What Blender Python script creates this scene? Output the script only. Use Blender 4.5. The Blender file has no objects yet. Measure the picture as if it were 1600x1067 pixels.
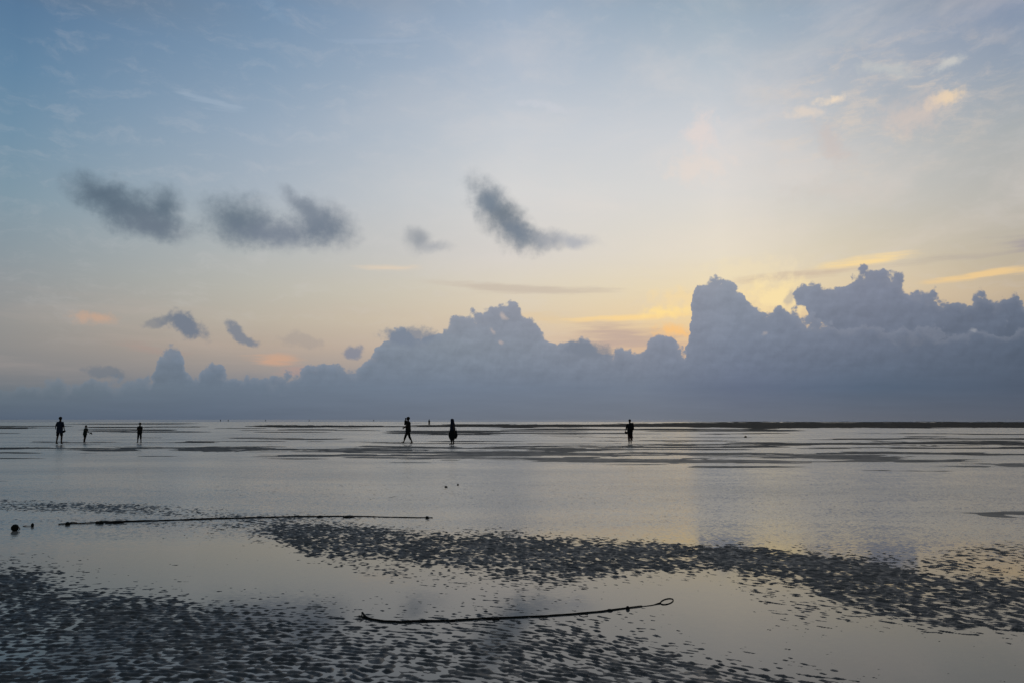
import bpy, math, random
import numpy as np
from mathutils import Vector, Matrix
random.seed(7)
scene = bpy.context.scene
C = scene.collection
rad = math.radians

# ------------------------------------------------------------------ camera
EYE = 1.6
FPX = 1200.0                    # focal length in photo pixels (1600 wide, 27 mm equivalent)
HZ = 655.0                      # photo row of the horizon
PITCH = math.atan((HZ - 533.5) / FPX)
SP, CP = math.sin(PITCH), math.cos(PITCH)
cam_d = bpy.data.cameras.new('camera'); cam = bpy.data.objects.new('camera', cam_d); C.objects.link(cam)
cam_d.sensor_width = 36; cam_d.lens = 27; cam_d.clip_start = 0.1; cam_d.clip_end = 60000
cam.location = (0, 0, EYE); cam.rotation_euler = (math.pi/2 + PITCH, 0, 0)
scene.camera = cam
scene.view_settings.view_transform = 'Standard'; scene.view_settings.look = 'None'
scene.view_settings.exposure = 0; scene.view_settings.gamma = 1

def ray(x, y):                  # bearing of a photo point as a world direction
    X = (x - 800) / FPX; Z = (533.5 - y) / FPX
    return Vector((X, CP - Z*SP, SP + Z*CP))
def azel(x, y):                 # bearing and elevation in degrees
    d = ray(x, y).normalized()
    return math.degrees(math.atan2(d.x, d.y)), math.degrees(math.asin(d.z))
def ground(x, y, z=0.0):        # where a photo point meets the beach
    d = ray(x, y); t = (z - EYE) / d.z
    return Vector((d.x*t, d.y*t, z))
def lin(c, a=1.0):
    f = lambda v: (v/255/12.92 if v/255 <= .04045 else ((v/255 + .055)/1.055)**2.4)
    return (f(c[0]), f(c[1]), f(c[2]), a)

# ------------------------------------------------------------------ sky
SUN_AZ, SUN_EL = azel(1130, 500)
world = bpy.data.worlds.new('World'); scene.world = world; world.use_nodes = True
nt = world.node_tree; nt.nodes.clear()
class N:
    def __init__(s, nt): s.nt = nt
    def new(s, t, **k):
        n = s.nt.nodes.new(t)
        for a, v in k.items(): setattr(n, a, v)
        return n
    def put(s, n, i, v):
        if v is None: return
        if isinstance(v, bpy.types.NodeSocket): s.nt.links.new(v, n.inputs[i])
        else: n.inputs[i].default_value = v
    def m(s, op, a, b=None, c=None, clamp=False):
        n = s.new('ShaderNodeMath', operation=op, use_clamp=clamp)
        s.put(n, 0, a); s.put(n, 1, b); s.put(n, 2, c); return n.outputs[0]
    def vm(s, op, a, b=None, sc=None):
        n = s.new('ShaderNodeVectorMath', operation=op); s.put(n, 0, a); s.put(n, 1, b)
        if sc is not None: s.put(n, 3, sc)
        return n.outputs[1] if op in ('LENGTH', 'DOT_PRODUCT') else n.outputs[0]
    def mr(s, v, a, b, c=0.0, d=1.0, t='SMOOTHSTEP'):
        n = s.new('ShaderNodeMapRange', interpolation_type=t, clamp=True)
        for i, q in enumerate((v, a, b, c, d)): s.put(n, i, q)
        return n.outputs[0]
    def mix(s, f, a, b, bt='MIX'):
        n = s.new('ShaderNodeMix', data_type='RGBA', blend_type=bt)
        s.put(n, 0, f); s.put(n, 6, a); s.put(n, 7, b); return n.outputs[2]
    def ramp(s, v, pts):        # pts: (position 0..1, linear rgba)
        n = s.new('ShaderNodeValToRGB'); r = n.color_ramp; s.put(n, 0, v)
        r.interpolation = 'LINEAR'
        pts = sorted(pts, key=lambda p: p[0])
        r.elements[0].position = pts[0][0]; r.elements[0].color = pts[0][1]
        r.elements[1].position = pts[-1][0]; r.elements[1].color = pts[-1][1]
        for p, c in pts[1:-1]:
            e = r.elements.new(p); e.color = c
        return n.outputs[0]
    def comb(s, x, y, z=0.0):
        n = s.new('ShaderNodeCombineXYZ'); s.put(n, 0, x); s.put(n, 1, y); s.put(n, 2, z); return n.outputs[0]
    def noise(s, vec, scale, detail=3, rough=.5, dist=0.0, dim='3D', color=False):
        n = s.new('ShaderNodeTexNoise', noise_dimensions=dim); s.put(n, 'Vector', vec)
        n.inputs['Scale'].default_value = scale; n.inputs['Detail'].default_value = detail
        n.inputs['Roughness'].default_value = rough; n.inputs['Distortion'].default_value = dist
        return n.outputs[1] if color else n.outputs[0]
w = N(nt)
tc = w.new('ShaderNodeTexCoord'); D = w.vm('NORMALIZE', tc.outputs['Generated'])
sx = w.new('ShaderNodeSeparateXYZ'); w.put(sx, 0, D)
DEG = 180/math.pi
AZ = w.m('MULTIPLY', w.m('ARCTAN2', sx.outputs[0], sx.outputs[1]), DEG)
EL = w.m('MAXIMUM', w.m('MULTIPLY', w.m('ARCSINE', sx.outputs[2]), DEG), 0.0)
P = w.comb(AZ, EL)

def grid(cols, ygrid, emax=32.0, ds=0.0):
    """colour over bearing and elevation: one elevation ramp per bearing, blended across"""
    e01 = w.m('DIVIDE', EL, emax, clamp=True)
    out = None; prev = None
    for x, cs in cols:
        pts = []
        for y, c in zip(ygrid, cs):
            g_ = .3*c[0]+.55*c[1]+.15*c[2]; c = tuple(v + (g_-v)*ds for v in c)
            a, e = azel(x, y); pts.append((min(1, max(0, e/emax)), lin(c)))
        col = w.ramp(e01, pts); a = azel(x, 500)[0]
        out = col if out is None else w.mix(w.mr(AZ, prev, a, t='LINEAR'), out, col)
        prev = a
    return out
YG = (-60, 0, 100, 200, 300, 400, 450, 500, 540, 600, 655)
clear = grid([
 (0,    [(88,112,140),(82,122,162),(92,134,170),(108,145,173),(123,152,170),(138,152,160),(145,150,152),(148,147,144),(142,140,138),(118,122,128),(92,104,120)]),
 (400,  [(112,130,152),(108,142,178),(126,156,186),(148,170,193),(165,179,193),(179,183,181),(185,182,170),(187,176,158),(180,162,145),(140,138,142),(108,115,128)]),
 (800,  [(136,150,168),(150,172,198),(172,187,206),(196,203,212),(211,212,212),(216,209,201),(221,208,183),(222,200,168),(212,188,165),(160,150,150),(118,122,132)]),
 (1130, [(138,152,168),(150,172,191),(181,193,205),(205,208,213),(218,215,210),(231,219,196),(238,216,174),(243,206,148),(232,184,134),(170,150,145),(115,118,128)]),
 (1350, [(132,146,164),(142,164,188),(168,178,192),(188,191,194),(202,199,192),(214,200,172),(225,200,156),(222,190,146),(190,165,140),(130,130,138),(105,110,120)]),
 (1600, [(118,132,152),(128,147,176),(146,161,180),(170,175,177),(182,180,173),(190,177,154),(196,174,142),(180,160,138),(150,145,142),(100,108,120),(95,100,112)]),
], YG, ds=.20)

# shared cloud noises, in the sky's own directions
nz1 = w.noise(P, 0.28, 5, .55, color=True)
wv = w.vm('SUBTRACT', nz1, (0.5, 0.5, 0.5))
Pw = w.vm('ADD', P, w.vm('MULTIPLY', wv, (2.6, 2.2, 0)))          # softly torn edges
nz2 = w.noise(w.vm('MULTIPLY', P, (0.25, 1.6, 1)), 0.5, 5, .6, color=True)
Ps = w.vm('ADD', P, w.vm('MULTIPLY', w.vm('SUBTRACT', nz2, (.5, .5, .5)), (9.0, 1.0, 0)))   # combed streaks
nf = w.noise(P, 1.1, 6, .62)
ns = w.noise(w.vm('MULTIPLY', P, (0.16, 1.6, 1)), 1.0, 5, .6)
nb = w.noise(P, .55, 4, .55)

def blob(base, cx, cy, rx, ry, rot, col, alpha=.8, kind='soft', lo=0.1, hi=.9, na=.9):
    a, e = azel(cx, cy); a2 = azel(cx+10, cy)[0]; e2 = azel(cx, cy-10)[1]
    mp = w.new('ShaderNodeMapping', vector_type='TEXTURE'); w.put(mp, 0, Ps if kind == 'streak' else Pw)
    mp.inputs['Location'].default_value = (a, e, 0)
    mp.inputs['Rotation'].default_value = (0, 0, -rad(rot))
    mp.inputs['Scale'].default_value = (rx*abs(a2-a)/10, ry*abs(e2-e)/10, 1)
    l = w.vm('LENGTH', w.vm('MULTIPLY', mp.outputs[0], (1, 1, 0)))
    f = w.m('SUBTRACT', 1.0, w.m('MULTIPLY', l, 0.8))
    nn = ns if kind == 'streak' else nf
    f = w.m('MULTIPLY_ADD', w.m('SUBTRACT', nn, .5), na*2, f)
    mk = w.m('MULTIPLY', w.mr(f, lo, hi), alpha)
    return w.mix(mk, base, lin(col))
sky = clear
# large faint veil structure high on the right
veil = w.mr(w.noise(w.vm('MULTIPLY', P, (.5, 1.1, 1)), .16, 6, .6, .4), .42, .72)
veil = w.m('MULTIPLY', veil, w.mr(AZ, -22, 12)); veil = w.m('MULTIPLY', veil, w.mr(EL, 5, 14))
sky = w.mix(w.m('MULTIPLY', veil, .26), sky, lin((236, 222, 212)))
mot = w.mr(w.noise(w.vm('ADD', w.vm('MULTIPLY', P, (.55, 1.5, 1)), w.vm('MULTIPLY', wv, (2, 2, 0))), .55, 7, .68), .44, .70)
ra, re_ = azel(1370, 165)
reg = w.mr(w.vm('LENGTH', w.vm('MULTIPLY', w.vm('SUBTRACT', P, (ra, re_, 0)), (.085, .16, 0))), 1.0, .25)
sky = w.mix(w.m('MULTIPLY', w.m('MULTIPLY', mot, reg), .5), sky, lin((226, 208, 190)))
fine_ = w.mr(w.noise(w.vm('ADD', w.vm('MULTIPLY', P, (.35, 1.1, 1)), w.vm('MULTIPLY', wv, (1, 3, 0))), .8, 7, .66), .48, .74)
sky = w.mix(w.m('MULTIPLY', w.m('MULTIPLY', fine_, w.mr(EL, 3, 9)), .13), sky, lin((214, 210, 210)))
haz = w.mr(w.noise(w.vm('MULTIPLY', P, (.12, 1, 1)), .5, 5, .6), .45, .75)
sky = w.mix(w.m('MULTIPLY', w.m('MULTIPLY', haz, w.mr(EL, 14, 5)), .22), sky, lin((196, 178, 168)))
for b in [
 (325,155,70,8,10,(176,190,206),.28,'streak'), (600,66,70,5,-4,(172,186,206),.2,'streak'), (850,170,55,8,8,(206,208,216),.4,'soft'),
 (430,20,60,12,40,(140,165,190),.2,'soft'),
 (1300,156,34,9,3,(240,220,196),.85,'soft'), (1262,178,34,12,10,(232,214,196),.6,'soft'), (1478,158,38,16,-5,(240,214,178),.9,'soft'),
 (1480,98,34,12,-10,(208,206,200),.7,'soft'), (1392,112,46,16,15,(196,198,196),.6,'soft'), (1430,178,75,30,-5,(212,196,186),.6,'soft'),
 (1400,150,36,20,0,(164,172,182),.45,'soft'), (1098,208,30,34,-10,(228,214,208),.7,'soft'), (1090,262,62,26,0,(230,216,206),.6,'soft'),
 (1300,225,50,24,50,(204,190,184),.5,'soft'), (1320,300,120,26,5,(206,198,190),.4,'soft'),(1290,65,110,12,-4,(176,184,192),.4,'streak'),
 (600,420,62,6,0,(226,206,182),.7,'streak'), (830,452,190,9,3,(196,182,168),.65,'streak'), (150,496,40,11,0,(196,164,142),.8,'soft'),
 (235,545,60,9,6,(168,146,138),.5,'streak'), (432,560,55,8,-2,(204,164,138),.8,'streak'), (470,578,50,12,0,(182,150,142),.6,'streak'),
 (1250,430,130,10,-2,(198,178,160),.7,'streak'), (1340,410,85,9,-4,(250,218,156),.85,'streak'), (1560,428,120,7,-4,(240,204,146),.85,'streak'),
 (1590,383,70,14,-4,(158,150,158),.75,'streak'), (1500,400,110,8,-2,(174,164,158),.4,'streak'),
 (980,528,110,22,3,(186,164,156),.8,'streak'), (860,500,70,10,5,(226,200,160),.6,'streak'), (985,497,95,7,-2,(252,214,146),.8,'streak'),
 (1045,492,52,10,-5,(255,222,150),.95,'soft'), (1060,522,48,12,8,(248,194,128),.9,'soft'), (1080,470,75,20,0,(246,216,162),.6,'soft'),
 (1215,462,70,32,-5,(250,226,172),.85,'soft'), (1170,425,100,24,0,(238,222,188),.5,'soft'),
 ]:
    sky = blob(sky, *b[:7], kind=b[7], lo=.05, hi=.95)
glow = w.m('POWER', w.mr(w.vm('LENGTH', w.vm('MULTIPLY', w.vm('SUBTRACT', P, (SUN_AZ, SUN_EL+1.2, 0)), (.6, 1, 0))), 11, 0, t='LINEAR'), 2.2)
sky = w.mix(w.m('MULTIPLY', glow, .13), sky, lin((255, 226, 160)))

# cumulus bank: silhouettes as height over bearing, roughened by billows
bank_col = grid([
 (0,    [(118,126,134),(118,126,134),(104,116,126),(86,99,116)]),
 (330,  [(120,130,146),(118,130,146),(106,119,134),(92,104,121)]),
 (700,  [(146,150,162),(132,141,153),(113,125,142),(106,114,127)]),
 (1000, [(148,150,162),(134,140,154),(114,124,140),(112,118,129)]),
 (1150, [(140,147,160),(122,131,148),(102,112,132),(106,112,124)]),
 (1350, [(128,134,150),(108,117,134),(88,102,121),(98,103,114)]),
 (1600, [(108,117,134),(90,101,118),(82,93,110),(88,94,106)]),
], (450, 540, 605, 655), emax=14)

vo = w.new('ShaderNodeTexVoronoi', feature='SMOOTH_F1', voronoi_dimensions='2D'); 
Pv = w.vm('ADD', P, w.vm('MULTIPLY', w.vm('SUBTRACT', w.noise(P, 1.3, 3, .5, color=True), (.5,.5,.5)), (.6,.6,0)))
w.put(vo, 'Vector', Pv); vo.inputs['Scale'].default_value = .62; vo.inputs['Detail'].default_value = 3.0
vo.inputs['Roughness'].default_value = .46; vo.inputs['Lacunarity'].default_value = 2.3; vo.inputs['Smoothness'].default_value = .25
puff = w.m('SUBTRACT', .42, vo.outputs['Distance'])
# the same billows sampled a little towards the sun: their difference is the relief
vo2 = w.new('ShaderNodeTexVoronoi', feature='SMOOTH_F1', voronoi_dimensions='2D')
w.put(vo2, 'Vector', w.vm('ADD', Pv, (-.12, .28, 0)))
for k, v in (('Scale', .62), ('Detail', 3.0), ('Roughness', .46), ('Lacunarity', 2.3), ('Smoothness', .25)): vo2.inputs[k].default_value = v
relief = w.m('SUBTRACT', vo2.outputs['Distance'], vo.outputs['Distance'])

def silhouette(pts, a0=-38.0, a1=38.0, top=14.0):
    n = w.new('ShaderNodeFloatCurve'); cm = n.mapping; cv = cm.curves[0]
    wa = w.m('ADD', AZ, w.m('MULTIPLY', w.m('SUBTRACT', nf, .5), .9))
    w.put(n, 1, w.m('DIVIDE', w.m('SUBTRACT', wa, a0), a1-a0, clamp=True)); n.inputs[0].default_value = 1
    q = []
    for x, y in pts:
        a, e = azel(x, y); q.append(((a-a0)/(a1-a0), max(0, e)/top))
    q.sort()
    cv.points[0].location = (0, q[0][1]); cv.points[1].location = (1, q[-1][1])
    for p in q:
        if 0 < p[0] < 1: cv.points.new(*p)
    for p in cv.points: p.handle_type = 'VECTOR'
    cm.update()
    return w.m('MULTIPLY', n.outputs[0], top)
def bank(base, sil, amp, soft, col, alpha=1.0, extra=None, rimc=(166,168,178), rim=.18):
    f = w.m('SUBTRACT', w.m('MULTIPLY_ADD', puff, amp, sil), EL)
    mk = w.mr(f, -soft*.4, soft)
    if extra is not None: mk = w.m('MULTIPLY', mk, extra)
    c = w.mix(w.m('MULTIPLY', w.mr(f, .9, 0.0), rim), col, lin(rimc))
    return w.mix(w.m('MULTIPLY', mk, alpha), base, c)
shade = w.m('MULTIPLY_ADD', relief, 0.15, w.m('MULTIPLY_ADD', w.m('SUBTRACT', nb, .5), .22, 1.0))
shade = w.m('ADD', w.m('MULTIPLY', w.m('SUBTRACT', shade, 1.0), w.mr(EL, .8, 3.4)), 1.0)
shade = w.m('MULTIPLY', shade, w.m('MULTIPLY_ADD', w.m('SUBTRACT', ns, .5), .16, 1.0))
bcol = w.vm('MULTIPLY', bank_col, w.comb(shade, shade, shade))
M_PTS = [(-200,600),(0,594),(60,588),(125,590),(140,576),(170,578),(205,584),(238,586),(246,550),(254,538),(284,538),(292,560),(300,586),(310,584),
 (316,564),(332,559),(350,566),(362,582),(378,582),(388,572),(402,578),(425,586),(445,580),(470,574),(482,560),(500,552),(518,562),(535,568),
 (560,566),(575,556),(588,540),(602,522),(612,512),(640,512),(688,516),(698,500),(730,490),(748,486),(770,482),(790,475),(812,478),(822,492),
 (838,506),(852,522),(862,532),(876,530),(892,536),(908,532),(935,548),(955,560),(972,548),(988,544),(1003,554),(1010,536),(1020,528),(1040,528),
 (1052,532),(1060,544),(1074,546),(1080,500),(1084,452),(1092,442),(1112,439),(1142,447),(1160,462),(1168,476),(1182,487),(1198,490),(1212,484),
 (1240,488),(1262,500),(1290,500),(1400,520),(1600,520),(1800,520)]
R_PTS = [(-200,655),(1215,655),(1226,600),(1231,458),(1242,444),(1270,439),(1300,445),(1322,437),(1345,427),(1366,425),(1392,434),(1412,442),(1426,454),
 (1456,466),(1480,474),(1502,477),(1520,470),(1536,465),(1552,478),(1572,470),(1590,464),(1602,484),(1680,480),(1900,500)]
L_PTS = [(-200,598),(200,602),(420,600),(600,590),(760,588),(900,592),(1000,590),(1150,588),(1300,585),(1500,575),(1900,580)]
sil_m = silhouette(M_PTS); sil_r = silhouette(R_PTS); sil_l = silhouette(L_PTS)
# far pale tier between the towers
sky = bank(sky, w.m('SUBTRACT', sil_m, .35), 1.6, .5, w.mix(.45, bcol, lin((170,160,158))), .55, w.mr(AZ, 12, 8), rim=.2)
# right tower leans over the valley beside it
a0, e0 = azel(1233, 462); ax, ex = azel(1268, 500)
edge = w.m('SUBTRACT', w.m('ADD', AZ, w.m('MULTIPLY', puff, .9)), w.m('MULTIPLY_ADD', w.m('MAXIMUM', w.m('SUBTRACT', e0, EL), 0), (ax-a0)/(e0-ex), a0))
sky = bank(sky, w.m('ADD', sil_r, .55), 1.3, .24, bcol, 1, w.mr(edge, -.1, .12))
sky = bank(sky, w.m('ADD', sil_m, w.mr(AZ, -14, 8, -.02, .5)), 1.2, .24, bcol, 1)
# gaps in the middle bank
for b in [(785,500,9,6,20,(200,184,174)), (768,517,7,5,40,(190,176,170)), (781,531,7,5,0,(190,174,168)),
          (1532,509,9,5,0,(158,160,166)), (1200,520,7,5,0,(166,160,162))]:
    sky = blob(sky, *b, alpha=.6, lo=.1, hi=.9, na=.6)
# lower flat deck in front, soft edged
deck = w.m('SUBTRACT', w.m('MULTIPLY_ADD', w.m('SUBTRACT', nb, .5), 1.6, sil_l), EL)
sky = w.mix(w.m('MULTIPLY', w.mr(deck, -1.1, 1.4), .8), sky, w.vm('MULTIPLY', bank_col, w.comb(*[w.m('MULTIPLY_ADD', w.m('SUBTRACT', ns, .5), .20, 1.0)]*3)))
# dark scraps of low cloud
DK = (94,110,125)
for b in [(158,303,48,30,20,(88,105,121)), (205,330,66,32,26,DK), (258,325,36,34,40,DK), (238,352,66,24,5,(108,120,134)),
          (375,344,54,38,0,DK), (432,360,78,25,0,(118,128,143)), (505,348,54,32,25,(108,120,136)), (474,320,38,13,30,(126,136,149)),
          (782,338,66,30,46,(100,113,127)), (762,314,26,22,0,(120,132,146)), (815,372,40,20,30,(118,129,143)), (858,378,28,16,0,(156,160,168)), (900,374,34,12,8,(176,178,184)),
          (655,373,24,19,0,(150,155,162)), (684,383,26,10,0,(172,174,178))]:
    sky = blob(sky, *b, alpha=.9, lo=-.16, hi=.98, na=.38)
for b in [(290,514,40,21,20,(104,117,136),.85), (250,509,24,11,0,(122,128,138),.6), (378,520,34,11,25,(116,126,142),.8), (556,545,22,12,0,(124,132,150),.8),
          (468,534,36,12,10,(160,152,148),.45), (920,545,52,16,5,(122,130,144),.8), (640,528,46,20,0,(122,132,148),.8), (165,582,30,8,5,(106,117,130),.6),
          (1238,462,9,14,0,(160,158,164),.5)]:
    sky = blob(sky, *b, lo=.1, hi=.6, na=.6)

nish = w.new('ShaderNodeTexSky', sky_type='NISHITA'); nish.sun_disc = False
nish.sun_elevation = rad(SUN_EL); nish.sun_rotation = rad(SUN_AZ); nish.air_density = 1.2; nish.dust_density = 2.5
bgN = w.new('ShaderNodeBackground'); w.put(bgN, 0, nish.outputs[0]); bgN.inputs[1].default_value = .1
bgS = w.new('ShaderNodeBackground'); w.put(bgS, 0, sky); bgS.inputs[1].default_value = 1.0
ms = w.new('ShaderNodeMixShader')
side = w.m('MAXIMUM', w.mr(w.m('ABSOLUTE', AZ), 55, 110), w.mr(EL, 45, 80))
w.put(ms, 0, side); nt.links.new(bgS.outputs[0], ms.inputs[1]); nt.links.new(bgN.outputs[0], ms.inputs[2])
wo = w.new('ShaderNodeOutputWorld'); nt.links.new(ms.outputs[0], wo.inputs[0])
world.cycles.sampling_method = 'MANUAL'; world.cycles.sample_map_resolution = 1024

# ------------------------------------------------------------------ sun: low, behind the cloud bank, so only a faint broad glow
sl = bpy.data.lights.new('sun', 'SUN'); so = bpy.data.objects.new('sun', sl); C.objects.link(so)
sl.energy = .03; sl.angle = rad(90); sl.color = (1, .78, .5)
sd = Vector((math.sin(rad(SUN_AZ))*math.cos(rad(SUN_EL+4)), math.cos(rad(SUN_AZ))*math.cos(rad(SUN_EL+4)), math.sin(rad(SUN_EL+4))))
so.rotation_euler = (-sd).to_track_quat('-Z', 'Y').to_euler()

# ------------------------------------------------------------------ helpers
def tag(o, label=None, cat=None, group=None, kind=None):
    for k, v in (('label', label), ('category', cat), ('group', group), ('kind', kind)):
        if v: o[k] = v
    return o
def link(name, me, mat=None, parent=None, smooth=True):
    o = bpy.data.objects.new(name, me); C.objects.link(o)
    if mat: me.materials.append(mat)
    if smooth: me.polygons.foreach_set('use_smooth', [True]*len(me.polygons))
    if parent: o.parent = parent
    return o
def mesh(name, vs, fs, mat=None, parent=None, smooth=True):
    me = bpy.data.meshes.new(name); me.from_pydata([tuple(v) for v in vs], [], fs); me.update()
    return link(name, me, mat, parent, smooth)
def empty(name, loc, rz=0, **k):
    o = bpy.data.objects.new(name, None); C.objects.link(o); o.location = loc; o.rotation_euler = (0, 0, rz)
    o.empty_display_size = .2
    return tag(o, **k)
def vnoise(x, y, seed=0):       # smooth value noise, 0..1
    xi = np.floor(x).astype(np.int64); yi = np.floor(y).astype(np.int64)
    fx = x - xi; fy = y - yi; fx = fx*fx*fx*(fx*(fx*6-15)+10); fy = fy*fy*fy*(fy*(fy*6-15)+10)
    def h(a, b):
        n = (a*374761393 + b*668265263 + seed*974634777) & 0xffffffff
        n = ((n ^ (n >> 13))*1274126177) & 0xffffffff
        n = (n ^ (n >> 16)) & 0xffffffff
        return n / 4294967295.0
    a = h(xi, yi); b = h(xi+1, yi); c = h(xi, yi+1); d = h(xi+1, yi+1)
    return (a*(1-fx)+b*fx)*(1-fy) + (c*(1-fx)+d*fx)*fy

# ------------------------------------------------------------------ materials
def pmat(name, col, rough=.8, spec=.3, build=None):
    m = bpy.data.materials.new(name); m.use_nodes = True; b = m.node_tree.nodes['Principled BSDF']
    b.inputs['Base Color'].default_value = (*col, 1); b.inputs['Roughness'].default_value = rough
    b.inputs['Specular IOR Level'].default_value = spec
    n = N(m.node_tree)
    if build: build(n, b)
    return m
def b_sand(n, b):
    g = n.new('ShaderNodeNewGeometry').outputs['Position']
    dist = n.vm('LENGTH', n.vm('MULTIPLY', g, (1, 1, 0)))
    big = n.noise(g, 1.3, 4, .6); fine = n.noise(g, 60, 3, .6)
    n.put(b, 'Base Color', n.mix(n.mr(big, .35, .65), (.021,.019,.017,1), (.036,.032,.028,1)))
    far = n.mr(dist, 18, 60); vfar = n.mr(dist, 100, 150)      # farther out the bars drain and dry off
    n.put(b, 'Roughness', n.m('ADD', n.mr(big, .3, .7, .42, .60), n.m('MULTIPLY', far, .2)))
    n.put(b, 'Specular IOR Level', n.m('MULTIPLY', n.m('MULTIPLY_ADD', far, -.44, .70), n.m('MULTIPLY_ADD', vfar, -.80, 1.0)))
    bp = n.new('ShaderNodeBump'); n.put(bp, 'Height', fine); bp.inputs['Strength'].default_value = .5; bp.inputs['Distance'].default_value = .003
    rp_ = n.noise(n.vm('MULTIPLY', g, (.6, 1, 1)), 8, 3, .6, color=True)      # ripples of the drained bars
    tl = n.vm('SCALE', n.vm('MULTIPLY', n.vm('SUBTRACT', rp_, (.5,.5,.5)), (2.0, 3.2, 0)), sc=far)
    n.put(b, 'Normal', n.vm('NORMALIZE', n.vm('ADD', bp.outputs[0], tl)))
M_SAND = pmat('wet_sand', (.04,.04,.04), .5, .35, b_sand)
def b_water(n, b):
    g = n.new('ShaderNodeNewGeometry').outputs['Position']
    sp = n.new('ShaderNodeSeparateXYZ'); n.put(sp, 0, g)
    dist = n.vm('LENGTH', n.vm('MULTIPLY', g, (1, 1, 0)))
    patch = n.noise(n.vm('MULTIPLY', g, (.35, 1, 1)), .16, 4, .55)       # where the breeze touches the film of water
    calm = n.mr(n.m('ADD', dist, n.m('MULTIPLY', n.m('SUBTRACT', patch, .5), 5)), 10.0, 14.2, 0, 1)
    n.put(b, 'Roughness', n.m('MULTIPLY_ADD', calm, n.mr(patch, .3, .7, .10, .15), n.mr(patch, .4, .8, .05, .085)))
    n.put(b, 'Base Color', n.mix(calm, (.085,.088,.09,1), (.30,.275,.25,1)))      # paler, warmer colour farther out stands in for brighter sky reflection
    # wavelets driven up the shore, steeper on their landward face; a tilt of the surface, so that they still work far away
    r1 = n.noise(n.vm('MULTIPLY', g, (.7, 1, 1)), 26, 2, .6, color=True)
    r2 = n.noise(n.vm('MULTIPLY', g, (.30, 1, 1)), 2.6, 2, .5, color=True)
    t = n.vm('ADD', n.vm('MULTIPLY', n.vm('SUBTRACT', r1, (.5,.5,.5)), (.9, 1.25, 0)), n.vm('MULTIPLY', n.vm('SUBTRACT', r2, (.5,.5,.5)), (.2, .32, 0)))
    k = n.m('MULTIPLY_ADD', n.m('MULTIPLY', calm, n.mr(patch, .3, .7, .30, .70)), n.mr(dist, 16, 70, .8, 1.25), .012)
    n.put(b, 'Normal', n.vm('NORMALIZE', n.vm('ADD', n.vm('SCALE', (0, -1, 0), sc=n.m('MULTIPLY', calm, n.mr(dist, 18, 60, .046, .085))), n.vm('ADD', (0, 0, 1), n.vm('SCALE', t, sc=k)))))
    n.put(b, 'IOR', n.m('MULTIPLY_ADD', calm, .16, 1.50))
    b.inputs['Specular IOR Level'].default_value = .5
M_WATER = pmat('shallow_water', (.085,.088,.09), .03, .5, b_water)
def b_sea(n, b):
    g = n.new('ShaderNodeNewGeometry').outputs['Position']
    r1 = n.noise(n.vm('MULTIPLY', g, (.3, 1, 1)), .4, 3, .6, color=True)
    n.put(b, 'Normal', n.vm('NORMALIZE', n.vm('ADD', (0, 0, 1), n.vm('MULTIPLY', n.vm('SUBTRACT', r1, (.5,.5,.5)), (.06, .10, 0)))))
M_SEA = pmat('open_sea', (.03,.04,.05), .08, .5, b_sea)
def fabric(name, col, var=.25, sc=40):
    def bld(n, b):
        g = n.new('ShaderNodeTexCoord').outputs['Object']
        c1 = tuple(v*(1-var) for v in col)+(1,); c2 = tuple(v*(1+var) for v in col)+(1,)
        n.put(b, 'Base Color', n.mix(n.noise(g, sc, 3, .6), c1, c2))
    return pmat(name, col, .85, .2, bld)
M_SKIN = fabric('skin', (.05,.03,.022), .15, 8); M_HAIR = fabric('hair', (.006,.005,.005))
M_NAVY = fabric('navy_cotton', (.012,.016,.034)); M_BLK = fabric('black_cotton', (.007,.007,.009))
M_GRN = fabric('dark_green_cotton', (.008,.018,.016)); M_IND = fabric('indigo_veil', (.010,.012,.030))
M_MAR = fabric('maroon_cotton', (.028,.008,.010)); M_DARK = fabric('dark_trousers', (.008,.008,.010))
M_RUB = fabric('black_rubber', (.008,.008,.008)); M_ROPE = fabric('tarred_rope', (.009,.008,.007), .4, 90)
M_BUOY = fabric('algae_covered_float', (.008,.009,.008), .5, 18); M_STONE = fabric('dark_stone', (.012,.011,.010), .4, 20)

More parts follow.
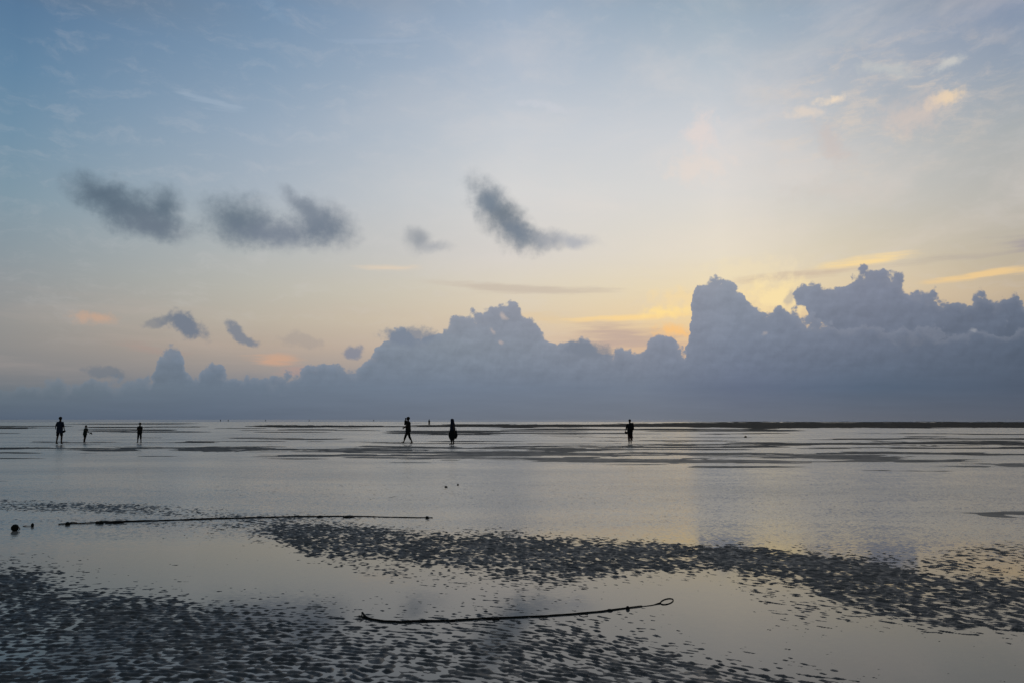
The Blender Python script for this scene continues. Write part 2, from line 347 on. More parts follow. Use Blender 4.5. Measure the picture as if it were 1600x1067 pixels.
# ------------------------------------------------------------------ the tidal flat
def interp(pts, x):
    xs = [p[0] for p in pts]; return np.interp(x, xs, [p[1] for p in pts])
def build_flat():
    d_near = np.arange(3.6, 12.0, .0125)
    p_far = np.arange(1920/12.0, 2.0, -.27)
    rows = np.concatenate([d_near, 1920/p_far])         # distance from the viewer
    rows = rows[np.concatenate([[True], np.diff(rows) > 1e-4])]
    cols = np.concatenate([np.arange(-760, -60, 3.2), np.arange(-60, 1660, 1.5), np.arange(1660, 2360, 3.2)])
    py = np.array([0.0]*len(rows))
    # row of the photo where that distance lies
    py = 533.5 - FPX*(( -EYE/rows*CP - SP)/(CP - (-EYE/rows)*(-SP)*-1 + 0)) if False else None
    # slope s = dz/dy of the ray: (SP+Z CP)/(CP-Z SP) = -EYE/rows
    s = -EYE/rows; Z = (s*CP - SP)/(CP + s*SP); py = 533.5 - FPX*Z
    X = (cols-800)/FPX
    xg = (rows/(CP - Z*SP))[:, None]*X[None, :]
    yg = np.repeat(rows[:, None], len(cols), 1)
    PX = np.repeat(cols[None, :], len(rows), 0); PY = np.repeat(py[:, None], len(cols), 1)
    D = yg
    # wandering of the shore lines, in metres on the ground
    n1 = vnoise(xg/1.3, yg/1.6, 3)-.5; n2 = vnoise(xg/.45, yg/.6, 4)-.5; n3 = vnoise(xg/5, yg/7, 5)-.5
    wob = n1*1.2 + n2*.7 + n3*1.0                       # about -1..1
    def band(top, bot, st, sb, k=1.0):
        """0 outside to 1 inside between two shore lines"""
        t = interp(top, PX); b = interp(bot, PX)
        a = (PY - t)/st; c = (b - PY)/sb
        return np.minimum(a, c)
    W = 1.0
    z1 = band([(-260,835),(0,848),(60,866),(110,884),(200,902),(300,922),(400,942),(500,958),(600,966),(760,964),(900,962),(1000,976),(1100,1004),(1200,1030),(1300,1058),(1400,1090),(1860,1160)],
              [(-260,2500),(1860,2500)], 42, 60)
    z2 = band([(-260,900),(330,860),(380,835),(430,815),(500,806),(600,810),(680,820),(720,832),(1000,840),(1200,847),(1300,862),(1400,878),(1450,896),(1600,900),(1860,896)],
              [(-260,800),(330,835),(400,850),(450,868),(550,874),(650,884),(800,906),(900,914),(1000,908),(1100,897),(1200,902),(1260,914),(1290,945),(1330,966),(1400,978),(1500,992),(1600,998),(1860,1010)], 17, 22)
    z3 = band([(-260,772),(0,776),(170,780),(300,786),(450,796),(640,804),(700,812),(1860,812)],
              [(-260,803),(0,802),(170,806),(300,815),(450,816),(640,813),(700,806),(1860,806)], 10, 9)
    # scattered ripple tips standing out of the pools
    s1 = band([(-260,835),(0,840),(200,872),(400,905),(500,905),(800,905),(1000,925),(1100,990),(1300,1010),(1400,1060),(1860,1100)],[(-260,2500),(1860,2500)], 60, 60)
    s2 = band([(-260,800),(60,806),(260,806),(420,800),(760,815),(1000,834),(1250,842),(1420,858),(1530,840),(1600,835),(1860,838)],
              [(-260,820),(60,822),(200,836),(420,850),(480,890),(620,930),(900,940),(1000,925),(1150,912),(1180,985),(1280,1000),(1380,1000),(1600,1012),(1860,1020)], 16, 30)
    cl = lambda v: np.clip(v, 0, 1)
    m = np.maximum(np.maximum(cl(z1+wob*.45), cl(z2+wob*.45)), cl(z3*.8+wob*.25)*.9)
    s3 = band([(-260,740),(500,738),(900,745),(1300,748),(1860,760)],[(-260,742),(500,800),(900,815),(1300,815),(1860,770)], 20, 25)
    sp = np.maximum(np.maximum(cl(s1+wob*.25), cl(s2+wob*.25)), cl(s3+wob*.4)*.40)
    core = cl(z2*1.2-.2+wob*.2)*np.clip((PX-560)/300, 0, 1)
    right = cl((PX-1260)/120)*cl(z2)
    low = np.clip((PY-980)/90, 0, 1)*cl(z1)
    # ripple field: short broken crests, lined up but never joining for long
    sh = yg + .72*.8*np.log1p(np.exp((xg+.9)/.8)) - .12*xg
    wx = vnoise(xg/.30, yg/.30, 14)-.5; wy = vnoise(xg/.33+9, yg/.28, 16)-.5
    lam = .076
    ph = sh/lam + 1.9*vnoise(xg/.8, yg/.8, 11) + .9*vnoise(xg/.13, yg/.20, 12)
    wave = 0.5+0.5*np.cos(2*np.pi*ph)
    seg = vnoise(xg/.047 + .9*wx, sh/.037 + .9*wy, 13)
    seg2 = vnoise(xg/.027 + wy, sh/.024 + wx, 19)
    big = vnoise(xg/.42, yg/.36, 17)
    hn = .36*wave*(.45+1.1*seg) + .42*seg + .26*seg2 + .16*(big-.5)
    fine = (vnoise(xg/.022, yg/.030, 15)-.5)*.0016
    lev = -.620 + .37*sp + .17*m*(sp*.6+.4) + .13*m*(sp*.4+.6) + .01*core + .0*right + .00*low + .34*np.clip(z3+wob*.2, 0, 1)*(1-sp*.6)*np.clip((560-PX)/300, .45, 1)
    lev = lev + (vnoise(xg/1.9, yg/1.1, 8)-.5)*.22*np.clip(m+.6*sp, 0, 1) + wob*.03
    A = .024
    fade = np.clip((30-D)/10, 0, 1)
    z = A*lev + A*(hn-.48)*(.25+.75*fade) + fine
    # bars farther out: (x0, x1, row left, row right, half width, strength)
    bars = [(180,300,699,699,3.0,.8),(270,470,700,702,6.5,1),(440,1010,703,711,8.5,1),(560,1000,697,702,4,.9),(800,1270,716,722,6,1),(960,1240,707,708,4.5,.9),
            (1160,1420,711,714,5.5,1),(1330,1640,716,727,5,1),(1560,1900,727,726,3.5,.9),
            (980,1230,694,694,3,.9),(1130,1900,691,694,5.2,1),(1330,1900,684,685,2.0,.9),(1250,1900,699,699,1.4,.8),
            (1340,1900,677,678,1.2,.8),(980,1220,671,672,.9,.7),(900,1210,677,678,.9,.7),(860,1240,682.5,683.5,.9,.8),(880,1160,688,688.5,1.1,.8),
            (345,475,683.3,684,1.6,.9),(395,520,674.5,675,.9,.7),(640,920,673,674,.9,.8),(740,960,680,681.5,.9,.7),(560,700,691,691,1.1,.7),(330,420,668.5,669,.9,.6),
            (50,125,689,689.5,1.0,.8),(70,160,693,693,1.0,.6),(214,255,683.3,683.3,.9,.7),(170,215,683,683,.8,.5),(130,240,667.2,667.2,1.0,.9),(225,330,666.4,666.4,1.2,.7),(140,240,698,699,1.5,.6),
            (1520,1900,745,744,3.0,.8),(1500,1900,802,806,8,.62),(385,445,734,734.5,1.6,.7),(-60,30,752,751,1.3,.7),(300,420,705,706,1.0,.5),(670,760,725,725,1.0,.45),
            (940,1900,663.6,662.6,5.4,1.5),(380,1200,665.9,666,1.0,.6),(-60,90,667.5,668,1.2,.6),(640,1000,664.5,664.5,2.6,.9),(380,600,665.5,665.5,2.2,.9)]
    wl = (vnoise(xg/11, yg/11, 21)-.5) + .5*(vnoise(xg/2.1, yg/5, 22)-.5)
    v = np.zeros_like(xg)
    for x0, x1, ya, yb, hw, st in bars:
        t = (PX-x0)/(x1-x0); yc = ya + (yb-ya)*np.clip(t, 0, 1)
        end = np.clip(np.minimum(t, 1-t)/.25, 0, 1)**.6 if x1 < 1800 else np.clip(t/.25, 0, 1)**.6
        h = hw*(end+1e-3)*(1+.35*wl)
        q = np.clip(1.15 - np.abs(PY + wl*hw*.5 - yc)/h, -1, 1)*st
        q = np.where((t > 0) & (t < 1), q, -1)
        v = np.maximum(v, q)
    dpx = np.clip(PY-HZ, 1, 400)
    st = .62*vnoise(PX/230, PY*.55, 41) + .38*vnoise(PX/80, PY*.9, 42)
    zone = np.clip((PY-660)/8, 0, 1)*np.clip((722+.01*PX-PY)/14, 0, 1)*np.interp(PX, [-260,250,420,760,1000,1860], [.25,.35,.6,.85,1,1])
    v = np.maximum(v, np.clip((st-.69+.10*zone)/.10, -1, 1)*(zone > .05)*1.0)
    tex = (vnoise(xg/.30, yg/.45, 31)-.5)*.018 + (vnoise(xg/2.3, yg/1.0, 32)-.5)*.032 + (vnoise(xg/6.3, yg/1.6, 33)-.5)*.030
    strk = (vnoise(xg/4.0 + .3*yg, yg/.9, 35)-.5) + .6*(vnoise(xg/1.5, yg/.45, 36)-.5)
    farb = -.022 + .034*np.clip(v, 0, 1.5) + tex*.5 + strk*.030*np.clip((90-D)/40, 0, 1)
    farb = np.where(D > 90, -.03 + .09*np.clip(v, 0, 1.5) + tex*.6, farb)
    z = np.where(v > 0.02, np.maximum(z*np.clip(v < .02, 0, 1) + farb*(v >= .02), z), z)
    z = z - np.clip((D-60)/300, 0, 1)*.05*(v < .05)
    nr, nc = xg.shape
    co = np.stack([xg, yg, z], -1).reshape(-1, 3).astype(np.float32)
    idx = np.arange(nr*nc).reshape(nr, nc)
    q = np.stack([idx[:-1, :-1], idx[:-1, 1:], idx[1:, 1:], idx[1:, :-1]], -1).reshape(-1, 4).astype(np.int32)
    me = bpy.data.meshes.new('rippled_sand')
    me.vertices.add(len(co)); me.vertices.foreach_set('co', co.ravel())
    me.loops.add(q.size); me.loops.foreach_set('vertex_index', q.ravel())
    me.polygons.add(len(q)); me.polygons.foreach_set('loop_start', np.arange(0, q.size, 4, dtype=np.int32))
    me.polygons.foreach_set('loop_total', np.full(len(q), 4, np.int32))
    me.polygons.foreach_set('use_smooth', np.ones(len(q), bool))
    me.update(calc_edges=True)
    o = bpy.data.objects.new('rippled_sand', me); C.objects.link(o); me.materials.append(M_SAND)
    tag(o, kind='structure')
build_flat()
R_ = 40000
tag(mesh('ground', [(-R_,-R_,-.6),(R_,-R_,-.6),(R_,R_,-.6),(-R_,R_,-.6)], [(0,1,2,3)], M_SAND), kind='structure')
# sheet of water lying over the flat (rings, so that it stays precise close by)
def water_sheet():
    seg = 96; q = 600
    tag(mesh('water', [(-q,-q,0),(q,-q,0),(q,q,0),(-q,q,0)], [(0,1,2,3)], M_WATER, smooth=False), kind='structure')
    vs = []; fs = []; rr = [590, 900, 1400, 2500, 6000, 30000]
    for r in rr:
        for k in range(seg):
            a = 2*math.pi*k/seg; vs.append((r*math.cos(a), r*math.sin(a), .02))
    for i in range(len(rr)-1):
        for k in range(seg):
            a = i*seg+k; b = i*seg+(k+1) % seg; fs.append((a, a+seg, b+seg, b))
    tag(mesh('sea', vs, fs, M_SEA), kind='structure')
water_sheet()

# ------------------------------------------------------------------ figures
def skin_mesh(name, verts, edges, root=0, sub=2):
    """verts: (x,y,z,rx,ry); grows one smooth surface round the joints"""
    me = bpy.data.meshes.new(name); me.from_pydata([v[:3] for v in verts], edges, [])
    o = bpy.data.objects.new(name, me); C.objects.link(o)
    o.modifiers.new('s', 'SKIN').use_smooth_shade = True
    if not me.skin_vertices: 
        bpy.context.view_layer.objects.active = o; o.select_set(True); bpy.ops.mesh.customdata_skin_add()
    for i, v in enumerate(verts):
        sv = me.skin_vertices[0].data[i]; sv.radius = (v[3], v[4]); sv.use_root = (i == root)
    s = o.modifiers.new('d', 'SUBSURF'); s.levels = sub; s.render_levels = sub
    dg = bpy.context.evaluated_depsgraph_get(); dg.update()
    out = bpy.data.meshes.new_from_object(o.evaluated_get(dg))
    bpy.data.objects.remove(o); out.name = name
    return out
def merge(meshes, name):
    vs = []; fs = []
    for m in meshes:
        b = len(vs)
        if isinstance(m, tuple): v, f = m
        else: v = [tuple(q.co) for q in m.vertices]; f = [tuple(p.vertices) for p in m.polygons]
        vs += v; fs += [tuple(i+b for i in q) for q in f]
    me = bpy.data.meshes.new(name); me.from_pydata(vs, [], fs); me.update(); return me
def ellipsoid(c, r, nu=14, nv=10, fn=None):
    vs = []; fs = []
    for i in range(nv+1):
        t = math.pi*i/nv
        for k in range(nu):
            a = 2*math.pi*k/nu
            d = Vector((math.sin(t)*math.cos(a), math.sin(t)*math.sin(a), math.cos(t)))
            s = fn(d) if fn else 1
            vs.append((c[0]+r[0]*d.x*s, c[1]+r[1]*d.y*s, c[2]+r[2]*d.z*s))
    for i in range(nv):
        for k in range(nu):
            a = i*nu+k; b = i*nu+(k+1) % nu; fs.append((a, a+nu, b+nu, b))
    return vs, fs
def tube(path, rads, nu=8, caps=True, twist=0, lobes=0, lob=.18):
    vs = []; fs = []; n = len(path); P_ = [Vector(p) for p in path]
    for i, p in enumerate(P_):
        t = (P_[min(i+1, n-1)] - P_[max(i-1, 0)]).normalized()
        u = t.cross(Vector((0, 0, 1)));  u = u.normalized() if u.length > 1e-3 else Vector((1, 0, 0))
        v = t.cross(u)
        for k in range(nu):
            a = 2*math.pi*k/nu; r = rads[i] if not isinstance(rads, float) else rads
            if lobes: r *= 1 + lob*math.cos(lobes*a + twist*i)
            vs.append(tuple(p + u*math.cos(a)*r + v*math.sin(a)*r))
    for i in range(n-1):
        for k in range(nu):
            a = i*nu+k; b = i*nu+(k+1) % nu; fs.append((a, b, b+nu, a+nu))
    if caps: fs.append(tuple(range(nu-1, -1, -1))); fs.append(tuple(range((n-1)*nu, n*nu)))
    return vs, fs
def loft(rings, nu=20, wav=0, seed=0):
    """rings: (cx,cy,z,rx,ry); open hem at the bottom, closed top"""
    vs = []; fs = []; rnd = random.Random(seed); ph = rnd.random()*6
    for i, (cx, cy, z, rx, ry) in enumerate(rings):
        g = i/(len(rings)-1)
        for k in range(nu):
            a = 2*math.pi*k/nu; f = 1 + wav*g*math.sin(6*a+ph+i*.4)
            vs.append((cx+rx*math.cos(a)*f, cy+ry*math.sin(a)*f, z + (.01*math.sin(3*a+ph) if g == 1 else 0)))
    for i in range(len(rings)-1):
        for k in range(nu):
            a = i*nu+k; b = i*nu+(k+1) % nu; fs.append((a, a+nu, b+nu, b))
    fs.append(tuple(range(nu)))
    return vs, fs

def person(root, H, J, skin=M_SKIN, head_fwd=0.0, fingers=True, build=1.0, name='body'):
    """J: joints in metres of a 1.75 m figure facing -y (elbow, wrist, hand, knee, ankle for l and r)"""
    k = H/1.75
    V = []; E = []
    def add(p, r, ry=None, par=None):
        V.append((p[0]*k, p[1]*k, p[2]*k, r*k*build, (ry or r)*k*build)); i = len(V)-1
        if par is not None: E.append((par, i))
        return i
    lean = J.get('lean', 0)
    pel = add((0, 0, .96), .125, .095)
    sp = add((0, -.01-lean*.3, 1.12), .115, .09, pel); ch = add((0, -lean*.7, 1.31), .135, .10, sp)
    nb_ = add((0, -lean, 1.46), .065, .06, ch); nk = add((0, -lean-.01, 1.54), .060, .060, nb_)
    hf = head_fwd
    h0 = add((0, -lean-.02-hf*.5, 1.605), .072, .085, nk); h1 = add((0, -lean-.02-hf, 1.665), .090, .108, h0)
    h2 = add((0, -lean-.015-hf, 1.72), .066, .082, h1)
    for s, q in ((-1, 'l'), (1, 'r')):
        sh = add((s*.175, -lean, 1.42), .055, .055, ch)
        el = add(J['el_'+q], .042, .042, sh); wr = add(J['wr_'+q], .028, .024, el)
        e, w_ = Vector(J['el_'+q]), Vector(J['wr_'+q]); d = (w_-e).normalized()
        pm = w_ + d*.05; pi = add(pm, .036, .018, wr); kn = w_ + d*.09; ki = add(kn, .040, .016, pi)
        hp = add((s*.09, 0, .90), .088, .09, pel)
        kn_ = add(J['kn_'+q], .058, .06, hp); mid = (Vector(J['kn_'+q])*.65 + Vector(J['an_'+q])*.35)
        cf = add(mid+Vector((0, .02, 0)), .054, .056, kn_); an = add(J['an_'+q], .036, .04, cf)
        a = Vector(J['an_'+q]); f = Vector(J.get('toe_'+q, (0, -.17, -.05)))
        to = add(a+f*.55, .040, .030, an); add(a+f, .036, .022, to)
        add(a+Vector((0, .045, -.035)), .034, .03, an)
    parts = [skin_mesh('body', V, E)]
    # face, ears, fingers in the same surface
    hc = Vector((0, -lean-.02-hf, 1.655))*k
    parts.append(ellipsoid((hc.x, hc.y-.088*k, hc.z-.008*k), (.013*k, .022*k, .022*k), 8, 6))       # nose
    parts.append(ellipsoid((hc.x, hc.y-.080*k, hc.z-.050*k), (.024*k, .012*k, .007*k), 8, 6))       # lips
    parts.append(ellipsoid((hc.x, hc.y-.062*k, hc.z-.078*k), (.026*k, .022*k, .018*k), 8, 6))       # chin
    for s in (-1, 1):
        parts.append(ellipsoid((hc.x+s*.076*k, hc.y+.006*k, hc.z-.01*k), (.008*k, .017*k, .030*k), 8, 6))
        parts.append(ellipsoid((hc.x+s*.031*k, hc.y-.074*k, hc.z+.014*k), (.013*k, .009*k, .009*k), 8, 6))
    if fingers:
        for s, q in ((-1, 'l'), (1, 'r')):
            e, w_ = Vector(J['el_'+q]), Vector(J['wr_'+q]); d = (w_-e).normalized()
            side = d.cross(Vector((1, 0, 0))); side = side.normalized() if side.length > .2 else Vector((0, 1, 0))
            pal = d.cross(side).normalized()*(1 if s > 0 else -1)
            for j, L in enumerate((.070, .078, .073, .058)):
                b0 = w_ + d*.085 + side*(.028-.0185*j)
                pth = [b0, b0+d*L*.45+pal*.006, b0+d*L*.78+pal*.020, b0+d*L*.92+pal*.038]
                parts.append(tube([p*k for p in pth], [.0085*k, .0082*k, .0075*k, .006*k], 6))
            b0 = w_ + d*.035 + side*.030
            pth = [b0, b0+side*.022+d*.025, b0+side*.026+d*.052+pal*.012]
            parts.append(tube([p*k for p in pth], [.011*k, .010*k, .008*k], 6))
    me = merge(parts, name)
    o = link('body', me, skin, root); return o, k
def scaled(m, k):
    v, f = m; return [(a*k, b*k, c*k) for a, b, c in v], f
def hair(root, k, J, hf=0, long=0, mat=M_HAIR):
    lean = J.get('lean', 0)
    v, f = ellipsoid((0, -lean-.008-hf, 1.672), (.100, .118, .108), 16, 10, lambda d: 1 + .03*math.sin(9*d.x+5*d.z))
    v = [(x, max(y, -lean-.075-hf) if z < 1.70 else y, max(z, 1.58-long) if y > -.02-hf-lean else max(z, 1.69)) for x, y, z in v]
    return mesh('hair', [(a*k, b*k, c*k) for a, b, c in v], f, mat, root)
def limbcloth(name, root, k, chain, mat):
    """cloth over limbs: list of chains of (point, radius)"""
    V = []; E = []
    for ch in chain:
        p0 = None
        for p, r in ch:
            V.append((p[0]*k, p[1]*k, p[2]*k, r*k, r*k)); i = len(V)-1
            if p0 is not None: E.append((p0, i))
            p0 = i
    if name == 'sleeves':
        return [link('sleeve', merge([tube([V[i][:3] for i in idx], [V[i][3] for i in idx], 12)], 'sleeve'), mat, root) for idx in chains_idx(chain)]
    me = merge([tube([(V[i][0], V[i][1], V[i][2]) for i in idx], [V[i][3] for i in idx], 12) for idx in chains_idx(chain)], name)
    return link(name, me, mat, root)
def chains_idx(chain):
    out = []; n = 0
    for ch in chain: out.append(list(range(n, n+len(ch)))); n += len(ch)
    return out
def torso(lean=0, top=1.475, bot=.80, w_=.19, d=.135, hem=1.0, wb=None):
    wb = wb or w_*1.15; R = []
    prof = [(0, .35, .45), (.02, .62, .7), (.07, .95, .92), (.2, 1.0, 1.0), (.45, .94, .98), (.7, .98, 1.02), (1, 1, 1.05)]
    for g, a, b in prof:
        z = top + (bot-top)*g; ww = w_ + (wb-w_)*g; ln = lean*max(0, (z-.96)/.5)
        R.append((0, -ln, z, ww*a, d*b*(1+.15*g)))
    return R

def flipflop(parent=None):
    """one sandal: sole and strap, lying in its own frame, length along -z"""
    n = 14; v = []; f = []
    for h in (0, .016):
        for i in range(n):
            a = 2*math.pi*i/n; wd = .045*(1+.18*math.cos(a)); v.append((wd*math.sin(a), h, .12*math.cos(a)))
    f.append(tuple(range(n))); f.append(tuple(range(2*n-1, n-1, -1)))
    for i in range(n): f.append((i, n+i, n+(i+1) % n, (i+1) % n))
    return v, f
def sandals(loc, rz, label, spread=35, tilt=0, sc=1.0, grp='pairs of sandals carried by hand'):
    t = empty('sandals', loc, rz, label=label, cat='sandals', group=grp)
    for s in (-1, 1):
        v, f = flipflop(); M = Matrix.Rotation(rad(tilt + s*spread), 4, 'Y') @ Matrix.Translation((0, s*.03, -.10)) @ Matrix.Scale(sc, 4)
        so_ = mesh('sandal', [tuple(M @ Vector(p)) for p in v], f, M_RUB, t)
        pts = [Vector((-.04, .016, .0)), Vector((-.02, .05, .03)), Vector((0, .018, .065)), Vector((.02, .05, .03)), Vector((.04, .016, 0))]
        v, f = tube([tuple(M @ p) for p in pts], .007, 6); mesh('strap', v, f, M_RUB, so_)
    return t

def stand(px, py): return ground(px, py)
def Jset(**k): return k
S_ = dict(el_l=(-.23,.02,1.15), wr_l=(-.25,-.03,.92), el_r=(.23,.02,1.15), wr_r=(.25,-.03,.92),
          kn_l=(-.11,-.02,.50), an_l=(-.12,.02,.09), kn_r=(.11,-.02,.50), an_r=(.12,.02,.09))

# 1 — adult at the far left, back to the viewer, elbows out, sandals in the right hand
t = empty('person', stand(92, 694), math.pi, label='tall barefoot adult far left in a long loose navy shirt, legs apart, holding sandals', cat='person', group='people walking on the wet flat')
J = dict(S_, el_l=(-.245,.02,1.18), wr_l=(-.245,-.10,.93), el_r=(.245,.02,1.20), wr_r=(.33,-.10,1.08), kn_l=(-.14,-.02,.50), an_l=(-.17,.02,.09), kn_r=(.13,-.03,.50), an_r=(.16,0,.09))
_, k = person(t, 1.76, J); hair(t, k, J)
v, f = scaled(loft(torso(bot=.74, w_=.185, d=.14, wb=.205), 24, .03, 1), k); sh = mesh('shirt', v, f, M_NAVY, t)
limbcloth('sleeves', t, k, [[((s*.15,0,1.44),.062), ((s*.185,.01,1.34),.062), ((s*.225,.02,1.22),.056), ((s*.24,.01,1.17),.052)] for s in (-1,1)], M_NAVY)
limbcloth('shorts', t, k, [[((s*.085,0,.90),.10), ((s*.11,-.01,.72),.092), ((s*.13,-.02,.56),.082)] for s in (-1,1)], M_DARK)
p = t.location
sandals((p.x + .30, p.y + .12, .86), rad(10), 'pair of dark sandals held out at hip height by the tall adult far left', 14, 70)

# 2 — small child leaning back, arm out to the right with a pair of sandals
t = empty('person', stand(132, 691.5), rad(75), label='small child second from left, feet together, one arm stretched out holding sandals', cat='person', group='people walking on the wet flat')
J = dict(S_, lean=.07, el_l=(-.20,-.22,1.26), wr_l=(-.16,-.43,1.10), el_r=(.20,-.12,1.20), wr_r=(.14,-.33,1.08), kn_l=(-.07,-.03,.50), an_l=(-.07,.03,.09), kn_r=(.07,-.01,.50), an_r=(.07,.05,.09))
_, k = person(t, 1.2, J); hair(t, k, J, long=.10)
v, f = scaled(loft(torso(lean=.07, bot=.78, w_=.19, d=.15), 20, .03, 2), k); mesh('shirt', v, f, M_GRN, t)
limbcloth('sleeves', t, k, [[((s*.15,-.06,1.43),.06), ((s*.19,-.12,1.34),.062), ((s*.195,-.18,1.28),.056)] for s in (-1,1)], M_GRN)
limbcloth('shorts', t, k, [[((s*.08,0,.90),.10), ((s*.075,-.01,.74),.09), ((s*.07,-.02,.60),.08)] for s in (-1,1)], M_DARK)
p = t.location
sandals((p.x + .40, p.y + .03, .74), rad(0), 'pair of dark sandals dangling splayed from the small child\'s outstretched hand', 34, 8, .8)

# 3 — child standing, arms folded in front
t = empty('person', stand(217.5, 692), 0, label='child third from left standing still with feet apart and arms folded, bare calves', cat='person', group='people walking on the wet flat')
J = dict(S_, el_l=(-.205,-.05,1.16), wr_l=(-.03,-.17,1.20), el_r=(.205,-.05,1.16), wr_r=(.03,-.19,1.16), kn_l=(-.12,-.02,.50), an_l=(-.15,.02,.09), kn_r=(.11,-.02,.50), an_r=(.14,.02,.09))
_, k = person(t, 1.38, J); hair(t, k, J)
v, f = scaled(loft(torso(bot=.84, w_=.19, d=.13), 20, .02, 3), k); mesh('shirt', v, f, M_BLK, t)
limbcloth('sleeves', t, k, [[((s*.15,0,1.44),.058), ((s*.19,-.01,1.33),.058), ((s*.20,-.04,1.20),.052)] for s in (-1,1)], M_BLK)
limbcloth('trousers', t, k, [[((s*.085,0,.92),.10), ((s*.10,-.01,.74),.09), ((s*.115,-.02,.50),.078), ((s*.125,-.01,.38),.072)] for s in (-1,1)], M_DARK)

# 4 — adult striding left with an infant on the chest
t = empty('person', stand(637.5, 693.5), rad(-90), label='adult striding left in black, carrying an infant against the chest', cat='person', group='people walking on the wet flat')
J = dict(S_, el_l=(-.22,-.06,1.17), wr_l=(-.06,-.26,1.12), el_r=(.22,-.06,1.17), wr_r=(.06,-.27,1.04), kn_l=(-.08,-.18,.52), an_l=(-.08,-.31,.12), kn_r=(.08,.10,.49), an_r=(.08,.27,.12),
         toe_l=(0,-.17,.0), toe_r=(0,-.15,-.08))
_, k = person(t, 1.76, J); hair(t, k, J)
v, f = scaled(loft(torso(bot=.80, w_=.20, d=.15), 22, .02, 4), k); mesh('shirt', v, f, M_BLK, t)
limbcloth('sleeves', t, k, [[((s*.15,0,1.44),.062), ((s*.20,-.02,1.30),.062), ((s*.215,-.06,1.18),.055), ((s*.12,-.18,1.14),.045)] for s in (-1,1)], M_BLK)
limbcloth('trousers', t, k, [[((-.085,0,.92),.105), ((-.085,-.09,.72),.094), ((-.08,-.18,.52),.078), ((-.08,-.25,.30),.062)], [((.085,0,.92),.105), ((.085,.05,.72),.094), ((.08,.10,.49),.078), ((.08,.19,.29),.062)]], M_DARK)
p = t.location
t2 = empty('person', (p.x-.175, p.y, .86), rad(90), label='infant carried upright against the chest of the striding adult in black', cat='person', group='people walking on the wet flat')
J = dict(S_, el_l=(-.20,-.16,1.28), wr_l=(-.14,-.30,1.34), el_r=(.20,-.16,1.28), wr_r=(.14,-.30,1.34), kn_l=(-.17,-.22,.74), an_l=(-.20,-.04,.44), kn_r=(.17,-.22,.74), an_r=(.20,-.04,.44))
_, k = person(t2, .84, J, build=1.25); hair(t2, k, J)
v, f = scaled(loft(torso(bot=.82, w_=.20, d=.17), 18, .02, 5), k); mesh('shirt', v, f, M_BLK, t2)

# 5 — veiled woman
t = empty('person', stand(706.5, 695), rad(-70), label='woman under a long indigo veil that hangs from head to knees, bag at her side', cat='person', group='people walking on the wet flat')
J = dict(S_, el_l=(-.20,-.04,1.15), wr_l=(-.14,-.10,.92), el_r=(.20,.04,1.15), wr_r=(.20,.10,.90), kn_l=(-.07,-.05,.50), an_l=(-.07,-.03,.09), kn_r=(.07,.03,.50), an_r=(.07,.08,.09))
_, k = person(t, 1.62, J)
rg = [(0,-.02,1.79,.03,.04),(0,-.015,1.775,.07,.085),(0,-.01,1.72,.10,.115),(0,.0,1.64,.115,.12),(0,.01,1.54,.13,.125),(0,.02,1.44,.20,.15),(0,.02,1.25,.215,.165),(0,.02,1.0,.22,.19)]
v, f = scaled(loft(rg, 24, .03, 6), k); mesh('veil', v, f, M_IND, t)
rg = [(0,.0,1.10,.19,.15),(0,.0,.95,.21,.20),(0,.0,.80,.23,.25),(0,0,.64,.24,.27),(0,0,.50,.21,.22),(0,.0,.38,.16,.16),(0,.01,.30,.13,.12)]
v, f = scaled(loft(rg, 26, .06, 7), k); mesh('dress', v, f, M_BLK, t)
p = t.location
bg = empty('cloth_bag', (p.x+.24, p.y-.03, .44), rad(12), label='dark cloth bag hanging at the right side of the veiled woman', cat='bag')
v, f = loft([(0,0,.50,.03,.02),(0,0,.42,.05,.035),(.01,0,.28,.075,.06),(.02,0,.15,.085,.06),(0,0,.05,.06,.05),(-.02,0,-.04,.05,.03)], 16, .10, 9)
mesh('pouch', v, f + [tuple(range(6*16-1, 5*16-1, -1))], M_BLK, bg)
v, f = tube([(-.03,0,.46),(-.05,0,.56),(-.03,0,.64),(.02,0,.62),(.03,0,.46)], .010, 6); mesh('handle', v, f, M_BLK, bg)

# 6 — walker on the right with a rucksack, seen from behind
t = empty('person', stand(984.5, 693.5), rad(170), label='walker right of centre with a rucksack, long tunic and wide maroon trouser leg', cat='person', group='people walking on the wet flat')
J = dict(S_, el_l=(-.25,.03,1.17), wr_l=(-.22,-.04,.98), el_r=(.25,.02,1.16), wr_r=(.30,-.08,.95), kn_l=(-.075,-.05,.50), an_l=(-.07,-.04,.09), kn_r=(.075,.01,.50), an_r=(.07,.06,.09))
_, k = person(t, 1.6, J); v, f = scaled(ellipsoid((0,-.01,1.675),(.095,.112,.105),16,10), k); mesh('head_scarf', v, f, M_BLK, t)
v, f = scaled(loft(torso(bot=.70, w_=.20, d=.15, wb=.20), 22, .03, 8), k); mesh('tunic', v, f, M_BLK, t)
limbcloth('sleeves', t, k, [[((s*.15,0,1.44),.062), ((s*.21,.01,1.30),.062), ((s*.245,.02,1.18),.056), ((s*.26,-.02,1.06),.048)] for s in (-1,1)], M_BLK)
limbcloth('trousers', t, k, [[((-.08,0,.86),.10), ((-.09,-.02,.66),.10), ((-.10,-.04,.45),.115), ((-.10,-.03,.26),.125)], [((.075,0,.86),.10), ((.075,.01,.66),.09), ((.075,.02,.45),.075), ((.07,.04,.22),.065)]], M_MAR)
p = t.location
bp_ = empty('rucksack', (p.x+.07, p.y-.19, .95), rad(-10), label='dark rucksack worn on the back of the walker right of centre', cat='bag')
